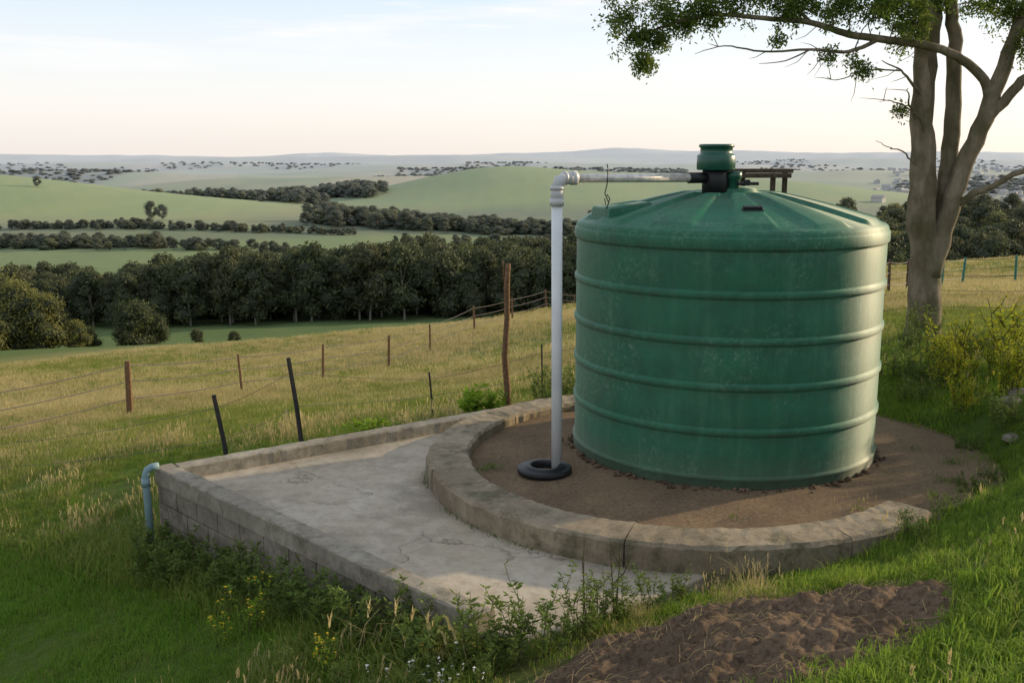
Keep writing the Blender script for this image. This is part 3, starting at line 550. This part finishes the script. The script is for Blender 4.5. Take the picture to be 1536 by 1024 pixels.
# ------------------------------------------------------------------ near tree
def smoothpath(pts,rads,sub=5):
    P=[Vector(p) for p in pts]; o=[];rr=[]
    for i in range(len(P)-1):
        p0=P[max(i-1,0)];p1=P[i];p2=P[i+1];p3=P[min(i+2,len(P)-1)]
        for s in range(sub):
            t=s/sub; o.append(.5*((2*p1)+(p2-p0)*t+(2*p0-5*p1+4*p2-p3)*t*t+(3*p1-p0-3*p2+p3)*t**3)); rr.append(rads[i]*(1-t)+rads[i+1]*t)
    o.append(P[-1]); rr.append(rads[-1]); return o,rr
LIMBS=[([(6.72,16,-.1),(6.70,16,.3),(6.66,16,1.33),(6.54,16,2.39),(6.46,16,3.4),(6.30,15.9,4.45),(6.25,15.8,5.44),(6.0,15.6,7.2)],[.36,.28,.245,.215,.18,.11,.09,.04]),
([(6.46,16,3.3),(6.55,16.1,4.45),(6.6,16.2,5.44),(6.9,16.5,7.4)],[.13,.115,.10,.04]),
([(6.70,16.02,.8),(6.84,16.05,1.7),(6.95,16.1,2.6),(6.98,16.15,3.63),(6.93,16.2,4.84),(6.8,16.2,5.6),(6.7,16.6,7.6)],[.18,.16,.14,.125,.105,.09,.04]),
([(6.72,15.95,1.2),(6.9,15.9,2.1),(7.1,15.85,2.95),(7.4,15.8,3.84),(7.66,15.8,4.84),(7.95,15.7,5.9),(8.3,15.6,7.4)],[.18,.15,.14,.13,.10,.08,.03]),
([(7.3,15.82,3.55),(7.6,15.7,3.98),(8.0,15.6,4.38),(9.0,15.4,5.1),(10.0,15.2,5.9)],[.09,.08,.075,.055,.03]),
([(7.02,15.88,2.3),(7.25,15.8,2.5),(7.55,15.75,2.62),(7.8,15.7,2.80),(8.2,15.6,2.95),(8.7,15.6,3.3)],[.06,.055,.05,.045,.04,.02]),
([(7.43,15.8,3.75),(7.3,15.78,4.15),(6.95,15.7,4.47),(6.35,15.6,4.70),(5.5,15.5,4.80),(4.95,15.45,4.88),(4.45,15.4,5.02),(3.7,15.35,5.08),(2.9,15.3,5.12),(2.2,15.3,4.95),(1.75,15.3,4.75)],[.08,.075,.07,.062,.055,.05,.042,.035,.026,.016,.007]),
([(5.5,15.5,4.8),(5.0,15.3,4.6),(4.4,15.2,4.62),(3.7,15.1,4.58),(3.1,15.1,4.66),(2.7,15.1,4.55)],[.035,.03,.022,.016,.01,.004]),
([(4.4,15.2,4.62),(4.0,15.1,4.45),(3.6,15.0,4.4)],[.015,.01,.004]),
([(6.45,15.9,3.9),(6.1,15.7,4.2),(5.9,15.6,4.35),(5.6,15.6,4.5)],[.03,.022,.015,.006]),
([(6.45,15.95,3.5),(6.15,15.8,3.85),(6.05,15.7,4.1)],[.025,.018,.006]),
([(6.5,15.9,3.3),(6.2,15.7,3.72),(5.75,15.5,3.9),(5.55,15.4,3.88)],[.02,.014,.008,.003]),
([(6.4,15.9,2.9),(6.1,15.8,3.15),(5.85,15.7,3.2),(5.6,15.6,3.32)],[.015,.012,.008,.003]),
([(5.9,15.6,4.35),(5.3,15.5,4.35),(4.9,15.4,4.2),(4.7,15.4,4.25)],[.014,.012,.008,.003]),
([(6.25,15.8,5.4),(5.2,15.6,6.2),(4.2,15.5,6.6),(3.0,15.3,6.5)],[.06,.045,.03,.012]),
([(4.45,15.4,5.02),(4.0,15.5,5.4),(3.3,15.6,5.7)],[.03,.02,.01])]
b=MB(); LP=[]
for p_,r_ in LIMBS:
    q,rr=smoothpath(p_,r_); q=[v+Vector((R.normal(0,.015),R.normal(0,.015),0)) if i>2 else v for i,v in enumerate(q)]
    b.add(*tube(q,rr,12 if r_[0]>.05 else 6)); LP+=q
for q_ in range(60):
    p=LP[int(R.integers(0,len(LP)))]
    if p.x>6.3 or p.z<3.6: continue
    dx,dz=R.normal(-.25,.2),R.normal(.0,.2); b.add(*tube([p,p+Vector((dx*.5,R.normal(0,.05),dz*.7)),p+Vector((dx,R.normal(0,.1),dz))],[.007,.005,.002],4,False))
LPn=np.array([tuple(v) for v in LP])
clus=[(1.87,15.3,4.78,.42),(1.60,15.3,5.05,.36),(1.98,15.3,4.42,.24),(2.3,15.3,5.2,.42),(2.75,15.3,5.3,.42),(2.2,15.3,4.8,.22),(2.55,15.6,5.0,.28),(3.0,15.3,5.15,.3),(3.3,15.4,5.32,.42),(3.8,15.4,5.36,.42),(4.1,15.4,5.2,.28),(4.4,15.5,5.32,.44),(4.85,15.4,5.18,.36),(5.1,15.6,5.42,.44),(5.4,15.5,5.15,.28),(5.7,15.4,5.22,.42),(6.0,15.4,5.0,.26),(5.15,15.4,4.42,.18),(4.7,15.3,4.55,.16),(5.3,15.4,4.3,.13),(3.9,15.1,4.75,.12),(6.0,15.7,3.75,.12),
(6.1,15.7,5.3,.32),(7.6,15.7,5.15,.46),(7.85,15.6,4.80,.42),(7.35,15.7,5.5,.3),(8.3,15.5,5.2,.5),(8.1,15.5,4.4,.26),(8.6,15.5,4.9,.4),(9.3,15.4,5.3,.6),(9.9,15.2,5.9,.6),(6.6,15.9,5.5,.25)]
for q in range(40):
    a=R.uniform(0,6.28); d=math.sqrt(R.uniform()); clus.append((5.9+4.3*d*math.cos(a),16+2.6*d*math.sin(a),7.0+R.normal(0,.75),R.uniform(.35,.6)))
lf=MB()
for (x_,y_,z_,s_) in clus:
    dd=np.hypot(np.hypot(LPn[:,0]-x_,LPn[:,1]-y_),LPn[:,2]-z_); st=Vector(LPn[int(np.argmin(dd))]); c_=Vector((x_,y_,z_)); vis=z_<5.9
    b.add(*tube([st,st.lerp(c_,.5)+Vector((R.normal(0,.05),0,R.normal(0,.05))),c_],[.011,.008,.006],5,False))
    ntw=int(6+s_*(42 if vis else 20))
    for t in range(ntw):
        v=Vector((R.normal(),R.normal(),R.normal()*.75)); v=v.normalized()*s_*R.uniform(.3,1.15); e_=c_+v; m_=c_+v*.45+Vector((R.normal(0,.05),R.normal(0,.05),R.normal(.03,.04)))
        b.add(*tube([c_,m_,e_],[.005,.0035,.002],4,False))
        for k in range(int(46 if s_>.18 else 20)):
            f=R.uniform(.4,1.06); p=(m_.lerp(e_,(f-.4)/.6))+Vector((R.normal(0,.055),R.normal(0,.055),R.normal(0,.05)))
            leafquad(lf,p,(R.normal(),R.normal(),R.normal()-.35),R.uniform(.045,.085),R.uniform(.02,.034))
M_tl=leafmat('tree_leaf',(.10,.16,.028),(.16,.21,.042),2.5,.5,c3=(.17,.20,.045))
group('gum_tree',Vector((6.7,16,.1)),[b.build('trunk_and_limbs',[M_bark]),lf.build('foliage',[M_tl],False)])
# ------------------------------------------------------------------ distant tree variants
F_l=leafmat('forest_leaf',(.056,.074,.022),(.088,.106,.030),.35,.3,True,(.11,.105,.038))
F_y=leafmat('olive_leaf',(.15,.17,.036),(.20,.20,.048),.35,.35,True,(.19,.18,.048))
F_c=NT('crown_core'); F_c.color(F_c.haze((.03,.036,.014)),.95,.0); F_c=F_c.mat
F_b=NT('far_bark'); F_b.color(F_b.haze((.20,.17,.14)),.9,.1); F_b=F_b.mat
def ftree(name,h,wd,mat,seed,low=.22,nb=18,nl=120,ls=.42):
    r_=np.random.default_rng(seed); b=MB(); tk=.018*h
    b.add(*tube([(0,0,-1),(r_.normal(0,.15),0,h*.3),(r_.normal(0,.3),r_.normal(0,.3),h*.75)],[tk,tk*.7,tk*.3],6),1)
    for q in range(nb):
        z=h*(low+(1-low)*((q+.5)/nb)); prof=math.sin(math.pi*min(1,max(.08,(z/h-low*.6)/(1-low*.6)))**.8)
        a=r_.uniform(0,6.28); d=wd*.42*prof*math.sqrt(r_.uniform(.1,1)); br=wd*.19*r_.uniform(.7,1.3); c=np.array([d*math.cos(a),d*math.sin(a),min(z,h-br*.8)])
        if q%2==0: b.add(*tube([(0,0,max(h*.15,z*.6)),tuple(c)],[tk*.35,tk*.15],4,False),1)
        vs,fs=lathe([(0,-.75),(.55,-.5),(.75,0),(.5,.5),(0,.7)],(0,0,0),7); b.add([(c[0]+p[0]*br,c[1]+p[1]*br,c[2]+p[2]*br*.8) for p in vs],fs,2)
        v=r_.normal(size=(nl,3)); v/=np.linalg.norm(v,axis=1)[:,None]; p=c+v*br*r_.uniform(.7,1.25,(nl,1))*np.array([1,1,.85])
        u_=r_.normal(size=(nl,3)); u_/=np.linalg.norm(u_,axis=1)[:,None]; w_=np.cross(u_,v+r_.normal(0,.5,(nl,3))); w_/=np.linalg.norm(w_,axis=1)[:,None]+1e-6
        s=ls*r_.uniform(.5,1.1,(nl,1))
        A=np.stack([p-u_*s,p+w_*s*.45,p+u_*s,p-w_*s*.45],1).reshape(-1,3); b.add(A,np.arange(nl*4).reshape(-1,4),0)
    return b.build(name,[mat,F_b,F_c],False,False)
FT=[ftree('a_%d'%i,h,w,F_l,500+i,lo) for i,(h,w,lo) in enumerate([(12,7,.2),(11,8,.22),(12,7.5,.15),(10,8,.12),(11.5,6.5,.25)])]
FT+=[ftree('b_0',7,7.5,F_l,520,.05,20,140,.28),ftree('b_1',6,6,F_y,521,.03,26,200,.17),ftree('b_2',10.5,8.5,F_y,522,.12)]
P=[];S=[];I=[]
def addt(x_,y_,s_,i_,wx=1.):
    P.append((x_,y_,hz(x_,y_)-.1)); S.append((s_*wx,s_*wx,s_)); I.append(i_)
for row,yy in enumerate(np.arange(146,190,5.0)):
    for xx in np.arange(-86,75,3.7):
        x_=xx+R.normal(0,1.1); y_=yy+.07*(x_+80)+R.normal(0,1.2)+nz(x_,0,30,50)*2
        i_=int(R.integers(0,5)); s_=R.uniform(.84,1.05)*(.93+.10*float(nz(x_,y_,25,51)))*(.86+.14*float(sstep(-75,-45,np.array(x_))))
        if row==0 and R.uniform()<.2: i_=5; s_*=.8
        if row>4 and R.uniform()<.12: i_=7
        addt(x_,y_,s_,i_)
scatter('forest',P,rotz(len(P),.03),S,I,FT)
for name,locs in (('olive_tree',[(-40.0,80,.95,6),(-37.6,79,.75,6),(-43,81,1.15,6),(-40.5,75,.6,6),(-35.6,80,.4,6)]),('dark_tree',[(-34.2,89,.62,5),(-32.8,90,.42,5),(-36.5,92,.35,5),(-38,88,.38,6),(-30,93,.22,5),(-27,95,.18,5)])):
    for x_,y_,s_,k in locs:
        o=bpy.data.objects.new(name,FT[k].data); o.location=(x_,y_,hz(x_,y_)-.1); o.scale=(s_,)*3; o.rotation_euler=(0,0,R.uniform(0,6)); SC.collection.objects.link(o)
P=[];S=[];I=[]
def band(x0,y0,x1,y1,n,sp,s,mix=.12,wx=1.6):
    for q in range(n):
        t=R.uniform(); m=.6+.4*float(nz(x0+(x1-x0)*t,y0,40,80)); addt(x0+(x1-x0)*t+R.normal(0,sp*.4),y0+(y1-y0)*t+R.normal(0,sp),s*R.uniform(.6,1.1)*(.7+.5*m),int(R.integers(0,6)) if R.uniform()>mix else 7,wx)
band(-270,500,-170,480,130,7,.6); band(-170,480,-90,455,50,5,.4); band(-300,590,-90,575,180,4,.42); band(-130,650,90,610,330,12,.85); band(-60,520,80,500,60,8,.45)
band(-420,1080,-190,960,420,20,1.0); band(-250,1120,-140,1020,300,18,1.1); band(-330,1180,-160,1120,160,16,.9); band(-170,900,-110,700,40,8,.5)
for x_,y_,s_ in ((-372,790,.8),(-230,640,1.1),(-222,636,.9),(-92,650,.8),(60,760,.9),(66,765,.7),(-75,660,.8)): addt(x_,y_,s_,1)
for q in range(170):
    y_=R.uniform(150,330); x_=y_*R.uniform(.32,.62); addt(x_,y_,R.uniform(.45,.85),int(R.integers(0,8)),1.2)
for q in range(60):
    y_=R.uniform(75,130); x_=y_*R.uniform(.36,.64); addt(x_,y_,R.uniform(.3,.6),int(R.integers(5,8)))
scatter('tree_belt',P,rotz(len(P),.03),S,I,[o.copy() for o in FT])
P=[];S=[];I=[]; k=0
while k<4200:
    y_=math.exp(R.uniform(math.log(1350),math.log(5200))); x_=y_*R.uniform(-.62,.62)
    if nz(x_,y_*.35,420,16)>.12:
        P.append((x_,y_,0)); S.append(R.uniform(.5,.9)); I.append(int(R.integers(0,6))); k+=1
P=np.array(P); P[:,2]=H(P[:,0],P[:,1])-.5; S=np.array(S); S=np.stack([S*2.8,S*2.8,S*.7],1)
scatter('distant_woodland',P,rotz(len(P),.03),S,I,[o.copy() for o in FT])
b=MB()
def house(b,x_,y_,w,d,h,a):
    z=hz(x_,y_); M=Matrix.Rotation(a,3,'Z'); c=Vector((x_,y_,z)); b.add(*box(c+Vector((0,0,h/2-.5)),(w,d,h+1),a),0)
    vs=[c+M@Vector(v) for v in ((-w*.55,-d*.58,h),(w*.55,-d*.58,h),(w*.55,d*.58,h),(-w*.55,d*.58,h),(-w*.55,0,h+d*.3),(w*.55,0,h+d*.3))]
    b.add(vs,[(0,1,5,4),(2,3,4,5),(0,4,3),(1,2,5),(3,2,1,0)],1)
    for s in (-.25,.15): b.add(*box(c+M@Vector((w*s,-d/2-.02,h*.5)),(w*.16,.06,h*.35),a),2)
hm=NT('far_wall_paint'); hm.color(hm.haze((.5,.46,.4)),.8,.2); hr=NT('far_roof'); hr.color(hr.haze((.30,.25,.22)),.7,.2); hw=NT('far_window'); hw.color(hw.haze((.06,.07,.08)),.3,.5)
for q in range(200):
    y_=R.uniform(900,2600); x_=y_*R.uniform(.36,.60); house(b,x_,y_,R.uniform(7,14),R.uniform(7,9),R.uniform(3,4.5),R.uniform(0,3))
b.build('town_houses',[hm.mat,hr.mat,hw.mat],False)
b=MB(); house(b,118,262,7,4,2.6,.2); b.build('farm_shed',[hm.mat,hr.mat,hw.mat],False)
b=MB(); house(b,92,262,5,4,3.4,1.2); b.build('farm_shed',[hm.mat,hr.mat,hw.mat],False)
# ------------------------------------------------------------------ light, world, camera
SE=15.5; AZ=63.
s=Vector((math.sin(rad(AZ))*math.cos(rad(SE)),math.cos(rad(AZ))*math.cos(rad(SE)),math.sin(rad(SE))))
ld=bpy.data.lights.new('sun','SUN'); ld.energy=5.; ld.angle=rad(1.5); ld.color=(1,.79,.50); lo=bpy.data.objects.new('sun',ld); lo.rotation_euler=s.to_track_quat('Z','Y').to_euler(); SC.collection.objects.link(lo)
w=bpy.data.worlds.new('World'); SC.world=w; w.use_nodes=True; nt=w.node_tree; nt.nodes.clear()
def wn(t): return nt.nodes.new(t)
sky=wn('ShaderNodeTexSky'); sky.sky_type='NISHITA'; sky.sun_disc=False; sky.sun_elevation=rad(SE); sky.sun_rotation=rad(AZ); sky.air_density=1.; sky.dust_density=1.5; sky.ozone_density=1.; sky.altitude=100
tc=wn('ShaderNodeTexCoord'); sp=wn('ShaderNodeSeparateXYZ'); nt.links.new(tc.outputs['Generated'],sp.inputs[0])
vr=wn('ShaderNodeValToRGB'); e_=vr.color_ramp.elements; e_[0].position=0.; e_[0].color=(.90,.83,.78,1); e_[1].position=.6; e_[1].color=(.48,.56,.68,1)
for p_,c_ in ((.045,(.93,.89,.86,1)),(.09,(.86,.89,.92,1)),(.16,(.68,.80,.93,1)),(.3,(.70,.76,.84,1))):
    q=e_.new(p_); q.color=c_
nt.links.new(sp.outputs['Z'],vr.inputs[0])
vs_=wn('ShaderNodeVectorMath'); vs_.operation='SCALE'; vs_.inputs['Scale'].default_value=8.8; nt.links.new(vr.outputs[0],vs_.inputs[0])
m0=wn('ShaderNodeMix'); m0.data_type='RGBA'; m0.inputs[0].default_value=.78; nt.links.new(sky.outputs[0],m0.inputs[6]); nt.links.new(vs_.outputs[0],m0.inputs[7])
mp=wn('ShaderNodeMapping'); mp.inputs['Scale'].default_value=(1.3,1.3,14.); mp.inputs['Location'].default_value=(.3,.1,0); nt.links.new(tc.outputs['Generated'],mp.inputs[0])
no=wn('ShaderNodeTexNoise'); no.inputs['Scale'].default_value=2.4; no.inputs['Detail'].default_value=9; no.inputs['Roughness'].default_value=.6; nt.links.new(mp.outputs[0],no.inputs['Vector'])
rp=wn('ShaderNodeValToRGB'); rp.color_ramp.elements[0].position=.50; rp.color_ramp.elements[0].color=(0,0,0,1); rp.color_ramp.elements[1].position=.66; rp.color_ramp.elements[1].color=(.9,.9,.9,1); nt.links.new(no.outputs[0],rp.inputs[0])
hm2=wn('ShaderNodeValToRGB'); hm2.color_ramp.elements[0].position=.05; hm2.color_ramp.elements[0].color=(0,0,0,1); hm2.color_ramp.elements[1].position=.12; hm2.color_ramp.elements[1].color=(1,1,1,1); nt.links.new(sp.outputs['Z'],hm2.inputs[0])
mm=wn('ShaderNodeMath'); mm.operation='MULTIPLY'; nt.links.new(rp.outputs[0],mm.inputs[0]); nt.links.new(hm2.outputs[0],mm.inputs[1])
mx=wn('ShaderNodeMix'); mx.data_type='RGBA'; nt.links.new(mm.outputs[0],mx.inputs[0]); nt.links.new(m0.outputs[2],mx.inputs[6]); mx.inputs[7].default_value=(7.5,7.3,7.2,1)
bg=wn('ShaderNodeBackground'); bg.inputs[1].default_value=.14; nt.links.new(mx.outputs[2],bg.inputs[0]); wo=wn('ShaderNodeOutputWorld'); nt.links.new(bg.outputs[0],wo.inputs[0])
cam=bpy.data.cameras.new('camera'); cam.lens=35; cam.sensor_width=36; cam.clip_start=.1; cam.clip_end=30000
co=bpy.data.objects.new('camera',cam); co.location=(0,0,3.1); co.rotation_euler=(rad(90-10.62),0,0); SC.collection.objects.link(co); SC.camera=co
SC.view_settings.view_transform='Standard'; SC.view_settings.look='None'; SC.view_settings.exposure=0
